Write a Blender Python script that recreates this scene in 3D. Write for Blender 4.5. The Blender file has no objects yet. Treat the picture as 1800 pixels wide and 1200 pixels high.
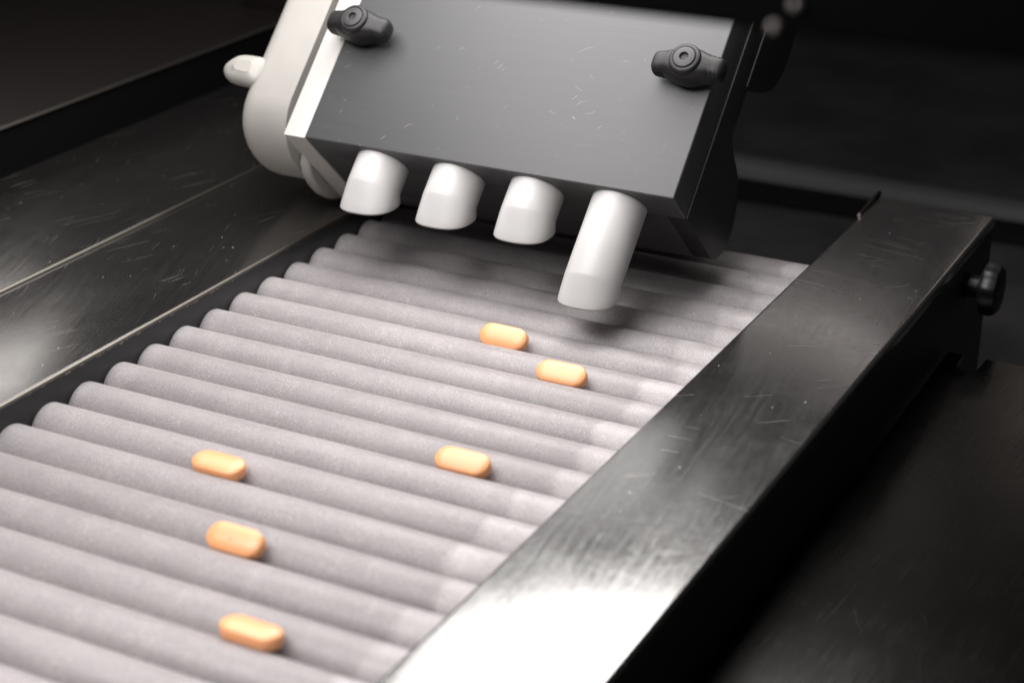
import bpy, bmesh, math, random
from mathutils import Vector, Matrix

# ------------------------------------------------------------------ units
S = 0.018                      # one roller pitch = 18 mm; all numbers below are in pitches
R = math.radians
random.seed(7)
sc = bpy.context.scene
col = sc.collection

# ------------------------------------------------------------------ camera
cam = bpy.data.cameras.new('camera')
cam.sensor_width = 36.0
cam.lens = 64.02
cam.clip_start = 0.01
cam.clip_end = 50.0
cam.dof.use_dof = True
cam.dof.focus_distance = 35.7 * S
cam.dof.aperture_fstop = 10.0
cam.dof.aperture_blades = 9
cam_o = bpy.data.objects.new('camera', cam)
col.objects.link(cam_o)
cam_o.location = (21.489 * S, -21.533 * S, 14.893 * S)
cam_o.rotation_euler = (R(90 - 23.727), 0, R(27.757))
sc.camera = cam_o

# ------------------------------------------------------------------ world, lamps, exposure
w = bpy.data.worlds.new('World'); sc.world = w; w.use_nodes = True
bg = w.node_tree.nodes['Background']
bg.inputs['Color'].default_value = (1.0, 0.96, 0.95, 1)
bg.inputs['Strength'].default_value = 0.018

def lamp(name, loc, aim, sx, sy, watts, colour=(1, 1, 1), spread=180, along=None):
    l = bpy.data.lights.new(name, 'AREA'); l.shape = 'RECTANGLE'
    l.size = sx * S; l.size_y = sy * S; l.energy = watts; l.color = colour; l.spread = R(spread)
    o = bpy.data.objects.new(name, l); col.objects.link(o)
    o.location = Vector(loc) * S
    d = Vector(aim) - Vector(loc)
    if along is None:
        o.rotation_euler = d.to_track_quat('-Z', 'Y').to_euler()
    else:                      # long side of the lamp runs along a given direction
        z = -d.normalized(); x = Vector(along); x = (x - z * x.dot(z)).normalized(); y = z.cross(x)
        o.rotation_euler = Matrix((x, y, z)).transposed().to_euler()
    return o
lamp('overhead_lamp', (1.4, 5.6, 18.0), (5.6, 4.6, 0.5), 17.0, 13.0, 1.20, (1.0, 0.965, 0.958), along=(1, 0, 0))
lamp('machine_lamp', (5.0, 13.7, 14.0), (5.0, 8.0, 0.5), 14.0, 4.4, 0.72, (1.0, 0.975, 0.955), along=(1, 0, 0))
lamp('front_lamp', (3.6, -9.0, 19.5), (7.0, 4.0, 0.5), 18.0, 12.0, 2.45, (1.0, 0.965, 0.96), along=(1, 0, 0))
lamp('rear_lamp', (1.6, 40.0, 14.0), (6.0, 8.0, 0.0), 13.0, 0.7, 0.02, (1.0, 0.92, 0.89), along=(6, -5.5, 0))
lamp('far_lamp', (10.0, 44.0, 14.0), (14.0, 13.0, -1.0), 3.0, 1.5, 0.010, (1.0, 0.86, 0.78))
lamp('left_sheen_fill', (-19.0, 18.6, 15.6), (0.0, 0.0, 0.0), 6.5, 4.0, 0.07, (1.0, 0.97, 0.94))  # added out of view to put the sheen on the left table

vs = sc.view_settings
vs.view_transform = 'Standard'; vs.look = 'None'; vs.exposure = 0.0; vs.gamma = 1.0
vs.use_curve_mapping = False
sc.render.engine = 'CYCLES'
sc.cycles.use_denoising = True
sc.cycles.max_bounces = 8

# ------------------------------------------------------------------ materials
def new_mat(name):
    m = bpy.data.materials.new(name); m.use_nodes = True
    nt = m.node_tree
    b = nt.nodes['Principled BSDF']
    tc = nt.nodes.new('ShaderNodeTexCoord')
    mp = nt.nodes.new('ShaderNodeMapping'); mp.inputs['Scale'].default_value = (1 / S,) * 3
    nt.links.new(tc.outputs['Object'], mp.inputs['Vector'])
    return m, nt, b, mp.outputs['Vector']

def mapped(nt, v, scale=(1, 1, 1), rot=(0, 0, 0), loc=(0, 0, 0)):
    mp = nt.nodes.new('ShaderNodeMapping')
    mp.inputs['Scale'].default_value = scale; mp.inputs['Rotation'].default_value = rot
    mp.inputs['Location'].default_value = loc
    nt.links.new(v, mp.inputs['Vector']); return mp.outputs['Vector']

def noise(nt, v, scale, detail=3, rough=0.55, dist=0):
    n = nt.nodes.new('ShaderNodeTexNoise'); n.inputs['Scale'].default_value = scale
    n.inputs['Detail'].default_value = detail; n.inputs['Roughness'].default_value = rough
    n.inputs['Distortion'].default_value = dist
    nt.links.new(v, n.inputs['Vector']); return n.outputs['Fac']

def ramp(nt, fac, a, b, ca=(0, 0, 0, 1), cb=(1, 1, 1, 1)):
    r = nt.nodes.new('ShaderNodeValToRGB')
    r.color_ramp.elements[0].position = a; r.color_ramp.elements[1].position = b
    r.color_ramp.elements[0].color = ca; r.color_ramp.elements[1].color = cb
    nt.links.new(fac, r.inputs['Fac']); return r.outputs['Color']

def mathn(nt, op, a, b=None, clamp=False):
    n = nt.nodes.new('ShaderNodeMath'); n.operation = op; n.use_clamp = clamp
    for i, x in enumerate((a, b)):
        if x is None: continue
        if isinstance(x, (int, float)): n.inputs[i].default_value = x
        else: nt.links.new(x, n.inputs[i])
    return n.outputs[0]

def mix(nt, fac, a, b):
    n = nt.nodes.new('ShaderNodeMix'); n.data_type = 'RGBA'
    for s, x in ((0, fac), (6, a), (7, b)):
        if isinstance(x, (int, float)): n.inputs[s].default_value = x
        elif isinstance(x, tuple): n.inputs[s].default_value = x if len(x) == 4 else (*x, 1)
        else: nt.links.new(x, n.inputs[s])
    return n.outputs[2]

def scratch(nt, v, ang, length, width, keep, wob=0.0, seed=0.0):
    """sparse short strokes: cells of a stretched 2D voronoi, a random share of them kept"""
    if wob:
        nz = nt.nodes.new('ShaderNodeTexNoise'); nz.inputs['Scale'].default_value = 1.1
        nt.links.new(v, nz.inputs['Vector'])
        ad = nt.nodes.new('ShaderNodeMixRGB'); ad.blend_type = 'ADD'; ad.inputs[0].default_value = wob
        nt.links.new(v, ad.inputs[1]); nt.links.new(nz.outputs['Color'], ad.inputs[2]); v = ad.outputs[0]
    v1 = mapped(nt, v, rot=(0, 0, ang), loc=(seed, seed * 1.7, 0))
    t = 0.22
    v2 = mapped(nt, v1, scale=(2 * t / length, 2 * t / width * 0.5, 1))
    vo = nt.nodes.new('ShaderNodeTexVoronoi'); vo.voronoi_dimensions = '2D'
    vo.inputs['Scale'].default_value = 1.0
    nt.links.new(v2, vo.inputs['Vector'])
    sp = nt.nodes.new('ShaderNodeSeparateColor'); nt.links.new(vo.outputs['Color'], sp.inputs[0])
    kept = mathn(nt, 'LESS_THAN', sp.outputs[0], keep)
    lim = mathn(nt, 'MULTIPLY', mathn(nt, 'ADD', mathn(nt, 'MULTIPLY', sp.outputs[1], 0.8), 0.2), t)
    return mathn(nt, 'MULTIPLY', mathn(nt, 'LESS_THAN', vo.outputs['Distance'], lim), kept)

def bump(nt, b, h, strength, dist=0.0003):
    n = nt.nodes.new('ShaderNodeBump'); n.inputs['Strength'].default_value = strength
    n.inputs['Distance'].default_value = dist
    nt.links.new(h, n.inputs['Height']); nt.links.new(n.outputs['Normal'], b.inputs['Normal'])

def simple(name, colr, rough, metal=0.0, spec=0.5, grain=0.0, gscale=30):
    m, nt, b, v = new_mat(name)
    b.inputs['Roughness'].default_value = rough; b.inputs['Metallic'].default_value = metal
    b.inputs['Specular IOR Level'].default_value = spec
    n = noise(nt, v, 1.3, 4)
    lo = tuple(c * (1 - 0.12) for c in colr); hi = tuple(min(1, c * 1.06) for c in colr)
    nt.links.new(mix(nt, n, lo, hi), b.inputs['Base Color'])
    if grain: bump(nt, b, noise(nt, v, gscale, 2), grain)
    return m

# frosted roller
def roller_material(name, lo, hi, plug=1.45):
    m, nt, b, v = new_mat(name)
    info = nt.nodes.new('ShaderNodeObjectInfo')
    ad = nt.nodes.new('ShaderNodeVectorMath'); ad.operation = 'ADD'
    sc_ = nt.nodes.new('ShaderNodeVectorMath'); sc_.operation = 'SCALE'; sc_.inputs['Scale'].default_value = 37.0
    cx = nt.nodes.new('ShaderNodeCombineXYZ')
    for i in range(3): nt.links.new(info.outputs['Random'], cx.inputs[i])
    nt.links.new(cx.outputs[0], sc_.inputs[0]); nt.links.new(v, ad.inputs[0]); nt.links.new(sc_.outputs[0], ad.inputs[1])
    v2 = ad.outputs[0]
    big = noise(nt, mapped(nt, v2, (0.5, 1.6, 1.6)), 1.1, 4, 0.6)
    fine = noise(nt, v2, 32, 3, 0.75)
    c = mix(nt, ramp(nt, big, 0.3, 0.72), (*lo, 1), (*hi, 1))
    spk = ramp(nt, fine, 0.35, 0.72, (0.76, 0.75, 0.75, 1), (1.24, 1.23, 1.23, 1))
    mul = nt.nodes.new('ShaderNodeMixRGB'); mul.blend_type = 'MULTIPLY'; mul.inputs[0].default_value = 1
    nt.links.new(c, mul.inputs[1]); nt.links.new(spk, mul.inputs[2])
    dust = ramp(nt, noise(nt, v2, 40, 2, 0.8), 0.60, 0.68)
    dm = mathn(nt, 'MULTIPLY', dust, ramp(nt, noise(nt, mapped(nt, v2, (1.0, 0.6, 0.6)), 2.0, 3), 0.42, 0.62))
    tone = mathn(nt, 'ADD', mathn(nt, 'MULTIPLY', info.outputs['Random'], 0.10), 0.95)
    smear = ramp(nt, noise(nt, mapped(nt, v2, (3.2, 0.7, 0.7)), 0.9, 3, 0.6), 0.55, 0.75)
    tone = mathn(nt, 'MULTIPLY', tone, mathn(nt, 'ADD', mathn(nt, 'MULTIPLY', smear, 0.10), 0.97))
    sx_ = nt.nodes.new('ShaderNodeSeparateXYZ'); nt.links.new(v, sx_.inputs[0])     # solid plugs show through the tube at both ends
    wobble = mathn(nt, 'MULTIPLY', mathn(nt, 'SUBTRACT', noise(nt, v2, 1.7, 3), 0.5), 0.55)
    xr = mathn(nt, 'ADD', sx_.outputs[0], mathn(nt, 'ADD', wobble, mathn(nt, 'MULTIPLY', info.outputs['Random'], 0.5)))
    pr = mathn(nt, 'MULTIPLY', mathn(nt, 'SUBTRACT', xr, 9.55), 5.5, True)
    pl = mathn(nt, 'MULTIPLY', mathn(nt, 'SUBTRACT', 0.75, xr), 3.0, True)
    pm_ = mathn(nt, 'MAXIMUM', pr, mathn(nt, 'MULTIPLY', pl, 0.45))
    pm_ = mathn(nt, 'MULTIPLY', pm_, ramp(nt, noise(nt, v2, 1.2, 2), 0.32, 0.55, (0.35, 0.35, 0.35, 1), (1, 1, 1, 1)))
    tone = mathn(nt, 'MULTIPLY', tone, mathn(nt, 'ADD', 1.0, mathn(nt, 'MULTIPLY', pm_, plug - 1.0)))
    mt = nt.nodes.new('ShaderNodeVectorMath'); mt.operation = 'SCALE'
    nt.links.new(mul.outputs[0], mt.inputs[0]); nt.links.new(tone, mt.inputs['Scale'])
    nt.links.new(mix(nt, mathn(nt, 'MULTIPLY', dm, 0.8), mt.outputs[0], (0.74, 0.72, 0.71, 1)), b.inputs['Base Color'])
    b.inputs['Roughness'].default_value = 0.42
    b.inputs['Specular IOR Level'].default_value = 0.45
    b.inputs['Subsurface Weight'].default_value = 1.0
    b.inputs['Subsurface Radius'].default_value = (1, 0.95, 0.95)
    b.inputs['Subsurface Scale'].default_value = 0.026
    bump(nt, b, fine, 0.35, 0.0002)
    return m
M_roller = roller_material('frosted_grey_tube', (0.30, 0.279, 0.284), (0.355, 0.333, 0.337))
# brushed steel; brush direction along local Y
def steel(name, base, r0, r1, brush_ang=0.0, dirty=0.0, scr=1.0, dots=False, mottle=1.0, scr_ang=1.0):
    m, nt, b, v = new_mat(name)
    b.inputs['Metallic'].default_value = 1.0
    vb = mapped(nt, mapped(nt, v, rot=(0, 0, brush_ang)), (26, 0.55, 6))
    br = noise(nt, vb, 1.0, 4, 0.7)
    big = noise(nt, v, 0.55, 4, 0.6)
    s1 = scratch(nt, v, scr_ang - 0.15, 0.8, 0.013, 0.06, wob=0.12, seed=1.3)
    s2 = scratch(nt, v, scr_ang + 0.10, 1.5, 0.007, 0.09, wob=0.08, seed=5.1)
    s3 = scratch(nt, v, scr_ang - 0.7, 0.6, 0.008, 0.025, wob=0.25, seed=9.7)
    patch = ramp(nt, noise(nt, v, 0.33, 2), 0.42, 0.62)
    patch2 = ramp(nt, noise(nt, mapped(nt, v, loc=(4.1, 2.2, 0)), 0.28, 2), 0.46, 0.60)
    sm = mathn(nt, 'MULTIPLY', mathn(nt, 'MAXIMUM', mathn(nt, 'MAXIMUM', mathn(nt, 'MULTIPLY', s1, patch2), mathn(nt, 'MULTIPLY', s2, patch)), mathn(nt, 'MULTIPLY', s3, 0.5)), scr, True)
    mot = noise(nt, mapped(nt, v, (1.6, 0.8, 1)), 7.0, 5, 0.65)
    c = mix(nt, mathn(nt, 'ADD', mathn(nt, 'MULTIPLY', br, 1 - 0.45 * mottle), mathn(nt, 'MULTIPLY', mot, 0.45 * mottle)), tuple(x * 0.72 for x in base), tuple(min(1, x * 1.25) for x in base))
    c = mix(nt, mathn(nt, 'MULTIPLY', sm, 0.5), c, (0.60, 0.58, 0.57, 1))
    rr = mathn(nt, 'ADD', mathn(nt, 'MULTIPLY', br, r1 - r0), r0)
    rr = mathn(nt, 'ADD', rr, mathn(nt, 'MULTIPLY', mathn(nt, 'SUBTRACT', big, 0.5), 0.12))
    rr = mathn(nt, 'ADD', rr, mathn(nt, 'MULTIPLY', mathn(nt, 'SUBTRACT', mot, 0.5), 0.17 * mottle))
    rr = mathn(nt, 'ADD', rr, mathn(nt, 'MULTIPLY', sm, 0.30), True)
    if dots:
        vo = nt.nodes.new('ShaderNodeTexVoronoi'); vo.inputs['Scale'].default_value = 3.4
        nt.links.new(v, vo.inputs['Vector'])
        d = mathn(nt, 'MULTIPLY', mathn(nt, 'LESS_THAN', vo.outputs['Distance'], 0.042), ramp(nt, noise(nt, v, 0.8, 2), 0.5, 0.6))
        c = mix(nt, mathn(nt, 'MULTIPLY', d, 0.8), c, (0.75, 0.73, 0.7, 1))
        nt.links.new(mathn(nt, 'SUBTRACT', 0.97, mathn(nt, 'MULTIPLY', d, 0.85)), b.inputs['Metallic'])
        rr = mathn(nt, 'ADD', rr, mathn(nt, 'MULTIPLY', d, 0.5), True)
    nt.links.new(c, b.inputs['Base Color']); nt.links.new(rr, b.inputs['Roughness'])
    h = mathn(nt, 'ADD', br, mathn(nt, 'MULTIPLY', sm, 0.7))
    bump(nt, b, h, 0.035, 0.0002)
    return m
M_rail = steel('brushed_steel_rail', (0.36, 0.355, 0.35), 0.13, 0.25, brush_ang=R(-6), dots=True, scr=1.0, mottle=0.55, scr_ang=R(5))
M_rail.node_tree.nodes['Principled BSDF'].inputs['Metallic'].default_value = 0.9
M_rail_side = simple('dark_steel_side', (0.05, 0.05, 0.05), 0.5, 0.6)
M_table = steel('brushed_steel_table', (0.30, 0.288, 0.28), 0.14, 0.27, brush_ang=R(-20), dots=True, scr=1.0, mottle=0.25, scr_ang=R(-71))
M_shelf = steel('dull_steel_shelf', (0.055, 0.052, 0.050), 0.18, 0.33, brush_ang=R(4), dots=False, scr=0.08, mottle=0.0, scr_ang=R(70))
M_edge = simple('bright_steel_edge', (0.20, 0.185, 0.165), 0.42, 1.0)
M_dark_steel = simple('dark_brown_steel', (0.017, 0.0135, 0.0125), 0.45, 0.3, 0.2)
M_black = simple('black_plastic', (0.012, 0.012, 0.013), 0.42, 0.0, 0.4, 0.15, 40)
M_plate = simple('black_side_plate', (0.013, 0.014, 0.015), 0.40, 0.0, 0.45, 0.12, 20)
M_paddle = simple('dark_grey_plastic', (0.020, 0.020, 0.021), 0.46, 0.0, 0.4, 0.12, 20)
M_matte = simple('matt_black_paint', (0.004, 0.004, 0.004), 0.8, 0.0, 0.02)
M_white = simple('ivory_plastic', (0.38, 0.367, 0.342), 0.42, 0.0, 0.4)
M_white2 = simple('white_plastic', (0.54, 0.525, 0.50), 0.40, 0.0, 0.4)
M_nozzle = simple('white_nozzle_plastic', (0.58, 0.575, 0.566), 0.38, 0.0, 0.4)
for m_ in (M_white, M_white2, M_nozzle):
    b_ = m_.node_tree.nodes['Principled BSDF']
    b_.inputs['Subsurface Weight'].default_value = 0.25
    b_.inputs['Subsurface Scale'].default_value = 0.002
    b_.inputs['Subsurface Radius'].default_value = (1, 0.9, 0.8)
M_grey_pipe = simple('pale_grey_paint', (0.17, 0.175, 0.175), 0.5)
def deck_material():
    m, nt, b, v = new_mat('dark_deck_paint')
    n = ramp(nt, noise(nt, v, 0.22, 5, 0.65), 0.36, 0.66)
    nt.links.new(mix(nt, n, (0.040, 0.040, 0.041, 1), (0.085, 0.082, 0.082, 1)), b.inputs['Base Color'])
    b.inputs['Roughness'].default_value = 0.6
    return m
M_deck = deck_material()
M_shade = simple('shade_black', (0.008, 0.008, 0.008), 0.8, 0, 0.2)  # near-black tone of the painted shade strip on the deck
M_screw = simple('zinc_screw', (0.55, 0.51, 0.49), 0.45, 1.0)

def knob_material():
    m, nt, b, v = new_mat('textured_black_nylon')
    f = noise(nt, v, 45, 3, 0.7)
    nt.links.new(mix(nt, f, (0.004, 0.004, 0.005, 1), (0.016, 0.0155, 0.0155, 1)), b.inputs['Base Color'])
    b.inputs['Roughness'].default_value = 0.5; b.inputs['Specular IOR Level'].default_value = 0.5
    bump(nt, b, f, 0.35, 0.0002)
    return m
M_knob = knob_material()
M_knob_cap = simple('grey_nylon_cap', (0.034, 0.034, 0.035), 0.5, 0, 0.5, 0.2, 50)

def block_material():
    m, nt, b, v = new_mat('machined_grey_plastic')
    # fine milling lines run along X
    l1 = noise(nt, mapped(nt, v, (0.5, 26, 26)), 1.0, 4, 0.7)
    l2 = noise(nt, mapped(nt, v, (0.15, 5, 5)), 1.0, 3, 0.6)
    s1 = scratch(nt, v, R(-52), 0.18, 0.007, 0.014, wob=0.35, seed=2.0)
    s2 = scratch(nt, v, R(-20), 0.34, 0.006, 0.011, wob=0.8, seed=7.0)
    s3 = scratch(nt, v, R(35), 0.20, 0.007, 0.009, wob=1.0, seed=4.4)
    patch = ramp(nt, noise(nt, v, 0.6, 3), 0.36, 0.5)
    sm = mathn(nt, 'MULTIPLY', mathn(nt, 'MAXIMUM', mathn(nt, 'MAXIMUM', s1, s2), s3), patch)
    c = mix(nt, l1, (0.040, 0.041, 0.0425, 1), (0.070, 0.0715, 0.0735, 1))
    c = mix(nt, mathn(nt, 'MULTIPLY', l2, 0.25), c, (0.085, 0.086, 0.088, 1))
    sxyz = nt.nodes.new('ShaderNodeSeparateXYZ'); nt.links.new(v, sxyz.inputs[0])
    near = mathn(nt, 'SUBTRACT', 1.0, mathn(nt, 'MULTIPLY', sxyz.outputs[1], 7.0), True)   # nicks along the lower front edge
    chip = ramp(nt, noise(nt, mapped(nt, v, (1.0, 1.6, 1.6)), 13, 3, 0.8), 0.62, 0.66)
    chip = mathn(nt, 'MULTIPLY', mathn(nt, 'MULTIPLY', chip, near), ramp(nt, noise(nt, v, 1.4, 2), 0.45, 0.6))
    sm = mathn(nt, 'MAXIMUM', sm, chip)
    c = mix(nt, mathn(nt, 'MULTIPLY', sm, 0.5), c, (0.40, 0.39, 0.38, 1))
    nt.links.new(c, b.inputs['Base Color'])
    rr = mathn(nt, 'ADD', mathn(nt, 'MULTIPLY', l1, 0.18), 0.37)
    nt.links.new(mathn(nt, 'ADD', rr, mathn(nt, 'MULTIPLY', sm, 0.2)), b.inputs['Roughness'])
    b.inputs['Specular IOR Level'].default_value = 0.62
    bump(nt, b, mathn(nt, 'ADD', mathn(nt, 'ADD', l1, mathn(nt, 'MULTIPLY', l2, 0.5)), mathn(nt, 'MULTIPLY', sm, 0.6)), 0.10, 0.0003)
    return m
M_block = block_material()
M_block_dark = simple('dark_machined_plastic', (0.045, 0.043, 0.045), 0.42, 0.0, 0.5, 0.1, 14)

def pill_material():
    m, nt, b, v = new_mat('orange_film_coating')
    n = noise(nt, v, 3.0, 3)
    nt.links.new(mix(nt, n, (0.98, 0.42, 0.18, 1), (1.0, 0.47, 0.21, 1)), b.inputs['Base Color'])
    b.inputs['Roughness'].default_value = 0.38
    b.inputs['Specular IOR Level'].default_value = 0.6
    b.inputs['Coat Weight'].default_value = 0.6; b.inputs['Coat Roughness'].default_value = 0.42
    b.inputs['Subsurface Weight'].default_value = 0.35
    b.inputs['Subsurface Radius'].default_value = (1.0, 0.5, 0.2); b.inputs['Subsurface Scale'].default_value = 0.0012
    bump(nt, b, noise(nt, v, 30, 2), 0.06, 0.0002)
    return m
M_pill = pill_material()
M_speck = simple('brown_speck', (0.16, 0.035, 0.01), 0.6)

# ------------------------------------------------------------------ builders
def finish(name, bm, mat, parent=None, loc=(0, 0, 0), angle=35, scale=True):
    bmesh.ops.recalc_face_normals(bm, faces=bm.faces[:])
    if scale:
        for v in bm.verts: v.co = v.co * S
    me = bpy.data.meshes.new(name); bm.to_mesh(me); bm.free()
    for p in me.polygons: p.use_smooth = True
    me.set_sharp_from_angle(angle=R(angle))
    me.materials.append(mat)
    o = bpy.data.objects.new(name, me); col.objects.link(o)
    o.location = Vector(loc) * S
    if parent is not None: o.parent = parent
    return o

def copy_to(o, parent, loc):
    c = o.copy(); col.objects.link(c); c.parent = parent; c.location = Vector(loc) * S
    return c

def thing(name, label, cat, loc=(0, 0, 0), rot=(0, 0, 0), group=None):
    o = bpy.data.objects.new(name, None); col.objects.link(o)
    o.empty_display_size = 0.01
    o.location = Vector(loc) * S; o.rotation_euler = rot
    o['label'] = label; o['category'] = cat
    if group: o['group'] = group
    return o

def tag(o, label, cat, group=None):
    o['label'] = label; o['category'] = cat
    if group: o['group'] = group
    return o

def box(x0, x1, y0, y1, z0, z1, r=0.0, seg=2, bm=None):
    b2 = bmesh.new()
    vs_ = [b2.verts.new((x, y, z)) for x in (x0, x1) for y in (y0, y1) for z in (z0, z1)]
    for f in ((0, 1, 3, 2), (4, 6, 7, 5), (0, 4, 5, 1), (2, 3, 7, 6), (0, 2, 6, 4), (1, 5, 7, 3)):
        b2.faces.new([vs_[i] for i in f])
    if r:
        bmesh.ops.bevel(b2, geom=b2.edges[:] , offset=r, segments=seg, profile=0.5, affect='EDGES')
    if bm is None: return b2
    me = bpy.data.meshes.new('t'); b2.to_mesh(me); b2.free(); bm.from_mesh(me); bpy.data.meshes.remove(me)
    return bm

def prism(prof, a, b, axis='x', r=0.0, seg=2):
    """extrude closed 2D profile along axis; prof is (y,z) for x, (x,z) for y, (x,y) for z"""
    bm = bmesh.new()
    def P(p, t):
        return (t, p[0], p[1]) if axis == 'x' else ((p[0], t, p[1]) if axis == 'y' else (p[0], p[1], t))
    A = [bm.verts.new(P(p, a)) for p in prof]; B = [bm.verts.new(P(p, b)) for p in prof]
    n = len(prof)
    fa = bm.faces.new(A[::-1]); fb = bm.faces.new(B)
    for i in range(n): bm.faces.new((A[i], A[(i + 1) % n], B[(i + 1) % n], B[i]))
    if r:
        es = list({e for f in (fa, fb) for e in f.edges})
        bmesh.ops.bevel(bm, geom=es, offset=r, segments=seg, profile=0.5, affect='EDGES')
    return bm

def rings(rs, caps=(True, True), bm=None):
    bm = bm or bmesh.new()
    V = [[bm.verts.new(p) for p in r] for r in rs]
    n = len(V[0])
    for a, b in zip(V[:-1], V[1:]):
        for i in range(n): bm.faces.new((a[i], a[(i + 1) % n], b[(i + 1) % n], b[i]))
    if caps[0]: bm.faces.new(V[0][::-1])
    if caps[1]: bm.faces.new(V[-1])
    return bm

def lathe(prof, n=40, axis='z', c=(0, 0, 0)):
    """prof: list of (radius, t) along axis"""
    out = []
    for r, t in prof:
        ring = []
        for i in range(n):
            a = 2 * math.pi * i / n; p, q = r * math.cos(a), r * math.sin(a)
            v = {'z': (p, q, t), 'x': (t, p, q), 'y': (q, t, p)}[axis]
            ring.append((v[0] + c[0], v[1] + c[1], v[2] + c[2]))
        out.append(ring)
    return rings(out)

def arc_pts(cx, cy, r, a0, a1, n):
    return [(cx + r * math.cos(R(a0 + (a1 - a0) * i / n)), cy + r * math.sin(R(a0 + (a1 - a0) * i / n))) for i in range(n + 1)]

def spline(pts, n=6):
    """closed Catmull-Rom through 2D pts"""
    out = []; m = len(pts)
    for i in range(m):
        p0, p1, p2, p3 = (Vector(pts[(i + k - 1) % m]) for k in range(4))
        for j in range(n):
            t = j / n
            q = 0.5 * ((2 * p1) + (-p0 + p2) * t + (2 * p0 - 5 * p1 + 4 * p2 - p3) * t * t + (-p0 + 3 * p1 - 3 * p2 + p3) * t ** 3)
            out.append((q.x, q.y))
    return out

# ------------------------------------------------------------------ setting: machine base deck
deck = finish('base_deck', box(-70, 70, -40, 110, -6.4, -6.0), M_deck); deck['kind'] = 'structure'

# ------------------------------------------------------------------ roller conveyor
conv = thing('roller_conveyor', 'inclined run of frosted grey rollers set in a black side plate', 'conveyor', (5, 4, -2.0))
conv['label'] = 'run of close-set frosted grey rollers held by a black side plate'
c0 = Vector((5, 4, -2.0))
def cpart(name, bm, mat, **k): return finish(name, bm, mat, conv, loc=-c0, **k)
RAD = 0.4985
XL, XR = 0.03, 11.6
def roller_bm(x0, x1, rad, n=56, bev=0.03):
    return lathe([(rad - bev, x0), (rad - bev * 0.3, x0 + bev * 0.3), (rad, x0 + bev), (rad, x1 - bev), (rad - bev * 0.3, x1 - bev * 0.3), (rad - bev, x1)], n, 'x')
proto = finish('roller', roller_bm(XL, XR, RAD), M_roller, conv, angle=50)
for i, k in enumerate(range(-8, 15)):
    r_ = proto
    if i: r_ = proto.copy(); col.objects.link(r_); r_.parent = conv
    r_.location = (Vector((0, k, random.uniform(-0.006, 0.006))) - c0) * S
    r_.rotation_euler = (random.uniform(0, 6.28), 0, 0)
cpart('side_plate', box(-0.26, 0.0, -10, 16.5, -2.0, 0.845, 0.02), M_plate)
cpart('end_plate', box(0.0, 11.9, 14.62, 14.9, -2.0, -0.1, 0.02), M_plate)
cpart('under_tray', box(0.0, 12.4, -10, 14.6, -1.9, -1.8), M_matte)
# chipped edge flakes on the plate
fl = bmesh.new()
for i in range(46):
    y = random.uniform(-3, 13); l = random.uniform(0.02, 0.16)
    box(-0.004, 0.004, y, y + l, 0.815 + random.uniform(-0.01, 0.015), 0.843, 0, 1, fl)
fo = cpart('chipped_edge', fl, M_edge); fo['kind'] = 'stuff'

# ------------------------------------------------------------------ steel side rail
rail = thing('side_rail', 'wide brushed steel side rail with scratched flat top along the rollers', 'rail', (11.7, 5, -3.0))
r0 = Vector((11.7, 5, -3.0))
def rpart(name, bm, mat, parent=None, **k):
    return finish(name, bm, mat, parent or rail, loc=(-r0 if parent is None else (0, 0, 0)), **k)
XI, XO, ZT, YF = 10.31, 13.09, 0.90, 17.85
prof = [(XI, 0.56), (XI, ZT - 0.09)] + arc_pts(XI + 0.09, ZT - 0.09, 0.09, 180, 90, 5)[1:] + \
       arc_pts(XO - 0.09, ZT - 0.09, 0.09, 90, 0, 6) + [(XO, ZT - 0.22), (XO - 0.08, ZT - 0.22), (XO - 0.08, ZT - 0.07), (XI + 0.06, ZT - 0.07), (XI + 0.06, 0.56)]
rpart('top_cover', prism(prof, -11, YF, 'y', 0.0), M_rail, angle=25)
rpart('outer_side', box(XO - 0.13, XO - 0.015, -11, YF - 0.02, -3.0, ZT - 0.225, 0.01), M_rail_side)
rpart('end_cap', box(XI + 0.07, XO - 0.14, YF - 0.12, YF - 0.03, -3.0, ZT - 0.08, 0.01), M_rail_side)
# curled lip at the far inner corner
lip = [(16.6, 0.80), (18.0, 0.80), (18.2, 0.84), (18.26, 0.92), (18.22, 0.985), (18.1, 1.01), (17.9, 0.995), (17.4, 0.95), (16.6, 0.905)]
rpart('end_lip', prism(lip, XI - 0.05, XI + 0.015, 'x', 0.012), M_dark_steel)
rpart('rivet', lathe([(0.0, 0.09), (0.03, 0.08), (0.05, 0.04), (0.055, 0.0)], 16, 'z', (XI + 0.02, 16.55, 0.88)), M_screw)
# clamp knob on the outer side
ky, kz = 15.75, 0.02
kb = bmesh.new()
outline = []
for i in range(96):
    a = 2 * math.pi * i / 96
    rr_ = 0.56 + 0.03 * math.cos(9 * a)
    outline.append((rr_ * math.cos(a), rr_ * math.sin(a)))
rs = []
for t, f in ((0.34, 0.80), (0.37, 0.93), (0.43, 1.0), (0.60, 1.0), (0.70, 0.93), (0.75, 0.78), (0.76, 0.4)):
    rs.append([(XO + t, ky + p[0] * f, kz + p[1] * f) for p in outline])
kn = rpart('clamp_knob', rings(rs), M_black)
st = rpart('stem', lathe([(0.30, 0.0), (0.30, 0.06), (0.24, 0.08), (0.24, 0.28), (0.27, 0.31), (0.27, 0.36)], 28, 'x', (XO - 0.02, ky, kz)), M_black, kn)

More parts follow.
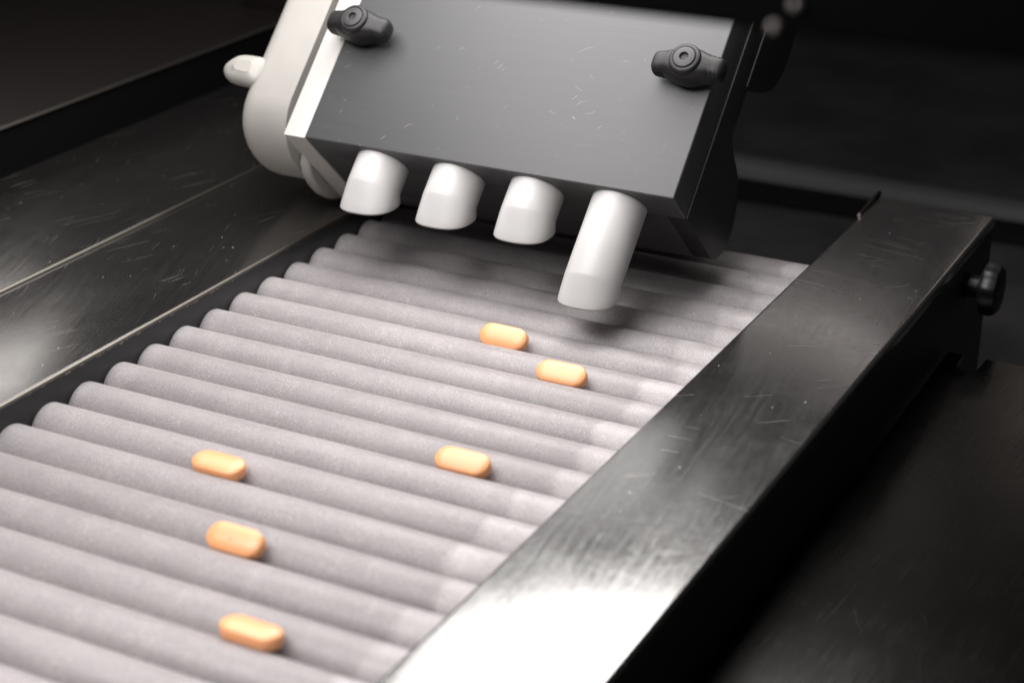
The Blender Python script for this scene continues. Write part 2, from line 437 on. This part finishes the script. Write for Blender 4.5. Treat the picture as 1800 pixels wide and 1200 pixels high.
# ------------------------------------------------------------------ lower shelf outside the rail
sh = []
x0, x1, y0, y1 = 13.17, 24.0, -9.0, 14.34
sh = [(x0, y0), (x1, y0), (x1, y1 - 0.1), (13.98, y1)] + [(13.98, 13.78)] + arc_pts(13.74, 13.78, 0.24, 0, -180, 8)[1:] + [(13.50, y1), (x0 + 0.03, y1 + 0.02), (x0, y1)]
shelf = thing('side_shelf', 'low dull steel shelf with a slot in its end, outside the side rail', 'shelf', (18, 3, -3.0))
s0 = Vector((18, 3, -3.0))
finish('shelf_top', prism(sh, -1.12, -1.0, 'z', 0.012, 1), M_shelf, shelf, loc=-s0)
finish('support', box(14.4, 23.8, -8, 13.0, -5.97, -1.125, 0.03), M_matte, shelf, loc=-s0)

# ------------------------------------------------------------------ left steel table
tab = thing('steel_table', 'dark brushed steel work table beside the rollers, scratched and stepped', 'table', (-5, 6, -5.97))
t0 = Vector((-5, 6, -5.97))
def tpart(name, bm, mat, **k): return finish(name, bm, mat, tab, loc=-t0, **k)
def sheet(xa, xb, zt, th, ya, yb, r):
    pr = [(xa, zt - th), (xb, zt - th), (xb, zt - r)] + arc_pts(xb - r, zt - r, r, 0, 90, 4)[1:] + [(xa, zt)]
    return prism(pr, ya, yb, 'y')
tpart('table_panel', sheet(-3.74, -0.075, 0.90, 0.05, -12, 26, 0.02), M_table, angle=20)
tpart('table_panel', sheet(-8.70, -3.68, 0.965, 0.05, -12, 26, 0.02), M_table, angle=20)
er = [(-0.072, 0.845), (-0.012, 0.845), (-0.012, 0.868), (-0.03, 0.892), (-0.055, 0.905), (-0.072, 0.905)]
tpart('edge_trim', prism(er, -12, 15.2, 'y'), M_edge, angle=60)
er2 = [(-3.677, 0.905), (-3.62, 0.905), (-3.625, 0.935), (-3.65, 0.965), (-3.677, 0.972)]
tpart('edge_trim', prism(er2, -12, 18.5, 'y'), M_edge, angle=60)
tpart('step_wall', box(-9.0, -8.55, -12, 30, -1.0, 2.13, 0.02), M_matte)
tpart('upper_ledge', sheet(-40, -8.5, 2.2, 0.065, -12, 30, 0.02), M_dark_steel, angle=20)
tpart('edge_trim', prism([(-8.497, 2.14), (-8.47, 2.14), (-8.47, 2.18), (-8.50, 2.205), (-8.54, 2.207), (-8.54, 2.203), (-8.497, 2.2)], -12, 24, 'y'), M_edge, angle=60)
tpart('cabinet', box(-8.5, -0.3, -12, 26, -5.97, 0.84), M_matte)

# ------------------------------------------------------------------ dispensing head (local axes: x, u up the face, n out of the face)
TH = R(45.5)
head = thing('dispensing_head', 'tilted grey machined head with four white nozzles hanging over the rollers', 'dispenser', (0, 9.54, 3.2), (TH, 0, 0))
def hpart(name, bm, mat, parent=None, **k): return finish(name, bm, mat, parent or head, **k)
XA, XB = 0.11, 8.68
hpart('cover_block', box(XA, XB, 0.0, 9.4, -0.90, 0.0, 0.035, 3), M_block, angle=40)  # head blocks lengthened upward out of view to widen their shadow on the rollers
hpart('body_block', box(XA + 0.01, 8.29, 0.02, 9.3, -2.35, -0.915, 0.03, 2), M_block_dark)
hpart('rear_block', box(XA + 0.01, 8.29, 0.035, 9.2, -2.87, -2.365, 0.03, 2), M_block_dark)
# right black end plate with paddle-shaped tail
pad = [(9.3, -0.93), (0.03, -0.93), (0.05, -1.9), (0.08, -2.88)] + [(0.18, -3.12), (0.47, -3.40), (0.74, -3.50), (1.0, -3.51), (1.36, -3.43), (1.69, -3.26), (1.87, -3.07), (2.01, -2.84), (2.09, -2.58), (2.15, -2.31), (2.24, -1.98), (2.40, -1.76), (2.62, -1.67), (2.85, -1.65), (3.46, -1.64), (9.3, -1.64)]
hpart('end_plate', prism(pad, 8.30, 8.71, 'x', 0.025), M_paddle, angle=30)
hpart('mount_bracket', prism([(3.5, -1.66), (3.95, -2.7), (4.25, -3.1), (4.7, -3.36), (5.3, -3.43), (6.3, -3.3), (6.3, -1.66)], 8.1, 8.75, 'x', 0.06, 3), M_black, angle=30)
# left white end plate and tail lobe
hpart('white_end_plate', prism([(6.3, -0.02), (0.0, -0.02), (0.0, -2.95), (0.3, -3.3), (1.0, -3.5), (1.7, -3.2), (2.1, -2.5), (2.4, -1.75), (6.3, -1.65)], -0.45, 0.10, 'x', 0.035, 3), M_white2, angle=30)
hpart('tail_lobe', prism([(6.3, -1.2), (1.0, -1.2), (0.3, -1.25), (-0.02, -1.36), (-0.18, -1.62), (-0.26, -2.0), (-0.26, -2.4), (-0.16, -2.8), (0.02, -3.12), (0.35, -3.42), (0.8, -3.58), (1.3, -3.55), (1.8, -3.2), (2.2, -2.4), (6.3, -2.2)], -0.74, -0.452, 'x', 0.08, 4), M_white, angle=40)
# ivory housing
hs = [(0.95, -0.22), (0.70, -0.26), (0.46, -0.36), (0.24, -0.52), (0.07, -0.74), (-0.06, -1.02), (-0.12, -1.32), (-0.13, -1.64), (-0.09, -1.96), (0.0, -2.28), (0.14, -2.6), (0.32, -2.92), (0.56, -3.26), (0.9, -3.58), (1.4, -3.8)]
def inset(pts, d):
    out = []
    n = len(pts)
    for i, p in enumerate(pts):
        a_, b_ = Vector(pts[max(0, i - 1)]), Vector(pts[min(n - 1, i + 1)])
        t = (b_ - a_).normalized(); out.append((p[0] - t.y * d, p[1] + t.x * d))
    return out
prof_h = [(6.4, -0.22), (3.0, -0.22), (1.6, -0.22)] + hs + [(6.4, -3.9)]
RB = 0.42
hr = []
for i in range(9):
    a_ = math.pi / 2 * i / 8
    hr.append([(-2.10 + RB * (1 - math.cos(a_)), p[0], p[1]) for p in inset(prof_h, RB * (1 - math.sin(a_)))])
hr.append([(-0.75, p[0], p[1]) for p in prof_h])
hpart('housing', rings(hr), M_white, angle=60)
# lever and pin on the housing
lv = []
for i in range(13):
    q = math.cos(math.pi * (i + 0.35) / 12.7); t = -0.80 - 0.27 * q; f = max(0.12, (1 - abs(q) ** 2.6)) ** 0.42
    ring = [(x * f, y * f) for x, y in spline([(0.42, 0.28), (0.05, 0.36), (-0.36, 0.30), (-0.62, 0.0), (-0.46, -0.27), (-0.05, -0.34), (0.42, -0.30)], 5)]
    lv.append([(-2.22 + p[0], 1.52 + p[1], t + 0.42) for p in ring])
hpart('lever', rings(lv), M_white)
hpart('pin', lathe([(0.0, -2.36), (0.05, -2.36), (0.065, -2.34), (0.065, -2.0), (0.065, -1.9)], 20, 'x', (0, 1.90, -0.5)), M_screw)
hpart('housing_seam', box(-2.10, -2.03, 0.6, 1.0, -1.0, -0.7, 0.02), M_white)

# nozzles
def nozzle_bm(uc, ue, r=0.575, n=56):
    """round tube with a flattened front tip, cut off level with the rollers"""
    C0 = -0.66
    def ring(u, hx, nf, nb, p, skew):
        out = []; e = 2.0 / p
        for i in range(n):
            a = 2 * math.pi * i / n; c, s = math.cos(a), math.sin(a)
            x = hx * math.copysign(abs(c) ** e, c)
            nn = (nf + nb) / 2 + (nf - nb) / 2 * math.copysign(abs(s) ** e, s)
            out.append((x, u + (nf - nn) * skew, nn))
        return out
    F, B = C0 + r, C0 - r
    L = ue - uc
    rs = [ring(0.40, r, F, B, 2, 0.0), ring(0.12, r, F, B, 2, 0.0), ring(uc * 0.5, r, F, B, 2, 0.10),
          ring(uc + 0.025, r, F, B, 2, 0.20), ring(uc - 0.02, r * 1.002, F - 0.012, B, 2.03, 0.22),
          ring(uc + L * 0.35, r * 1.01, F - 0.085, B, 2.2, 0.42), ring(uc + L * 0.7, r * 1.02, F - 0.165, B, 2.4, 0.66),
          ring(ue + 0.04, r * 1.025, F - 0.22, B, 2.5, 0.84), ring(ue + 0.010, r * 1.015, F - 0.235, B + 0.02, 2.5, 0.88),
          ring(ue, r * 0.97, F - 0.275, B + 0.06, 2.5, 0.90),
          ring(ue + 0.08, r * 0.78, F - 0.42, B + 0.2, 2.4, 0.90), ring(ue + 0.5, r * 0.76, F - 0.43, B + 0.22, 2.2, 0.7)]
    return rings(rs)
short = hpart('nozzle', nozzle_bm(-0.70, -1.37), M_nozzle, loc=(1.79, 0, 0), angle=24)
copy_to(short, head, (3.64, 0, 0)); copy_to(short, head, (5.48, 0, 0))
ln = hpart('nozzle', nozzle_bm(-1.84, -2.48), M_nozzle, loc=(7.33, 0, 0), angle=24)
ln['label'] = 'long white nozzle reaching down to the rollers'
# wing knobs
def wing_knob(x, u, rotn):
    secs = []
    def sec(px, hd, lo, hi, k=28, p=2.9):
        out = []
        for i in range(k):
            a = 2 * math.pi * i / k; c, s = math.cos(a), math.sin(a)
            yy = hd * math.copysign(abs(c) ** (2 / p), c); zz = (lo + hi) / 2 + (hi - lo) / 2 * math.copysign(abs(s) ** (2 / p), s)
            out.append((px, yy, zz))
        return out
    tab_ = [(-0.76, 0.06, 0.30, 0.44), (-0.748, 0.15, 0.24, 0.51), (-0.715, 0.21, 0.19, 0.56), (-0.67, 0.238, 0.165, 0.592), (-0.645, 0.224, 0.16, 0.60),
            (-0.62, 0.245, 0.15, 0.61), (-0.59, 0.246, 0.145, 0.618), (-0.565, 0.230, 0.14, 0.625), (-0.54, 0.250, 0.13, 0.632), (-0.51, 0.251, 0.125, 0.64),
            (-0.485, 0.234, 0.12, 0.648), (-0.46, 0.255, 0.11, 0.655), (-0.36, 0.28, 0.09, 0.685), (-0.24, 0.325, 0.06, 0.715), (-0.12, 0.35, 0.04, 0.735), (-0.04, 0.36, 0.04, 0.74)]
    tab_ = tab_ + [(-a, b, c, d) for a, b, c, d in tab_[::-1]]
    k = hpart('wing_knob', rings([sec(*t) for t in tab_]), M_knob, loc=(x, u, 0.0), angle=35)
    k.rotation_euler = (0, 0, rotn)
    hpart('hub', lathe([(0.26, 0.0), (0.28, 0.02), (0.30, 0.10), (0.33, 0.25), (0.335, 0.5), (0.33, 0.71), (0.315, 0.745), (0.29, 0.762), (0.25, 0.77), (0.235, 0.76), (0.2, 0.75)], 44, 'z'), M_knob, k)
    hpart('hub_cap', lathe([(0.23, 0.73), (0.23, 0.77), (0.215, 0.79), (0.17, 0.803), (0.10, 0.806), (0.088, 0.796), (0.075, 0.745), (0.045, 0.72), (0.0, 0.715)], 44, 'z'), M_knob_cap, k)
    return k
wing_knob(0.62, 2.60, R(-2))
wing_knob(8.24, 2.68, R(1))

# ------------------------------------------------------------------ pills
def pill_mesh(L=1.03, W=0.48, band=0.062, dome=0.088):
    n = 14; hw = W / 2; hl = L / 2 - hw
    def outline(f):
        r = hw * f; pts = []
        for i in range(n + 1):
            a = -math.pi / 2 + math.pi * i / n; pts.append((hl + r * math.cos(a), r * math.sin(a)))
        for i in range(n + 1):
            a = math.pi / 2 + math.pi * i / n; pts.append((-hl + r * math.cos(a), r * math.sin(a)))
        return pts
    prof = []
    for f in (0.12, 0.35, 0.55, 0.72, 0.84, 0.92, 0.965): prof.append((f, band + dome * math.sqrt(max(0, 1 - f * f * 0.985)) ))
    prof += [(0.988, band + 0.012), (1.0, band - 0.012)]
    prof = prof + [(f, -z) for f, z in prof[::-1]]
    bm = rings([[(x, y, z) for x, y in outline(f)] for f, z in prof])
    for v in bm.verts: v.co = v.co * S
    bmesh.ops.recalc_face_normals(bm, faces=bm.faces[:])
    me = bpy.data.meshes.new('pill'); bm.to_mesh(me); bm.free()
    for p in me.polygons: p.use_smooth = True
    me.set_sharp_from_angle(angle=R(50)); me.materials.append(M_pill)
    return me
pm = pill_mesh()
pills = [
    # x, trough y, centre z, tilt about X (deg), yaw, label
    (6.03, 7.51, 0.51, 44, -1.0, 'orange pill leaning face-on in the roller groove below the long white nozzle'),
    (7.80, 6.50, 0.50, 34, 0.5, 'orange pill one groove over from the pill below the long nozzle, toward the rail'),
    (7.90, 2.50, 0.50, 26, 0.5, 'pale-topped orange pill lying alone in a groove midway along the steel rail'),
    (4.28, 0.48, 0.50, 12, 0.0, 'flat-lying orange pill with bright top, the one closest to the black side plate'),
    (6.04, -1.48, 0.51, 38, 0.0, 'orange pill with one tiny dark speck on its face'),
    (7.77, -3.52, 0.50, -4, -0.5, 'orange pill lying flat with darker rim, farthest along the rollers from the nozzles'),
]
for x, y, z, tilt, yaw, lab in pills:
    o = bpy.data.objects.new('pill', pm); col.objects.link(o)
    o.location = Vector((x, y, z)) * S
    o.rotation_euler = (R(tilt), 0, R(yaw))
    tag(o, lab, 'pill', 'orange pills on the rollers')
    if 'speck' in lab:
        sp = finish('speck', lathe([(0.0, 0.004), (0.016, 0.002), (0.02, -0.012)], 10, 'z', (-0.03, -0.03, 0.149)), M_speck, o)

# ------------------------------------------------------------------ overhead bar, nearer the camera than the head
bar = thing('overhead_bar', 'black overhead bar crossing above the grey head, with two small screws', 'bar', (16, -4.4, 10.57))
b0 = Vector((16, -4.4, 10.57))
finish('beam', box(-6.0, 40.0, -5.17, -3.6, 10.57, 14.2, 0.08, 3), M_matte, bar, loc=-b0)
for (x, z) in ((15.92, 10.87), (15.72, 10.64)):
    finish('screw', lathe([(0.0, -5.25), (0.035, -5.245), (0.05, -5.225), (0.055, -5.17)], 20, 'y', (x, 0, z)), M_screw, bar, loc=-b0)

# ------------------------------------------------------------------ things behind
duct = [(-0.75, 0.0), (0.75, 0.0), (0.72, 0.28), (0.55, 0.40), (-0.55, 0.40), (-0.72, 0.28)]
du = finish('cable_duct', prism(duct, -16, 16, 'x', 0.05), M_grey_pipe, loc=(4.0, 37.9, -5.997)); du.rotation_euler = (0, 0, R(-2.0))
tag(du, 'pale grey cable duct lying blurred on the deck behind the conveyor', 'duct')
tag(finish('shade_strip', box(-14, 22, 34.9, 36.6, -5.995, -5.75, 0.05), M_shade), 'black strip on the deck standing in for the shade in front of the grey pipe', 'strip')  # added strip, paints the dark band of shade before the duct
tag(finish('post', box(-10.6, -7.9, 22.2, 24.0, 2.21, 9.0, 0.05), M_dark_steel), 'brown steel post standing on the ledge behind the ivory housing', 'post')
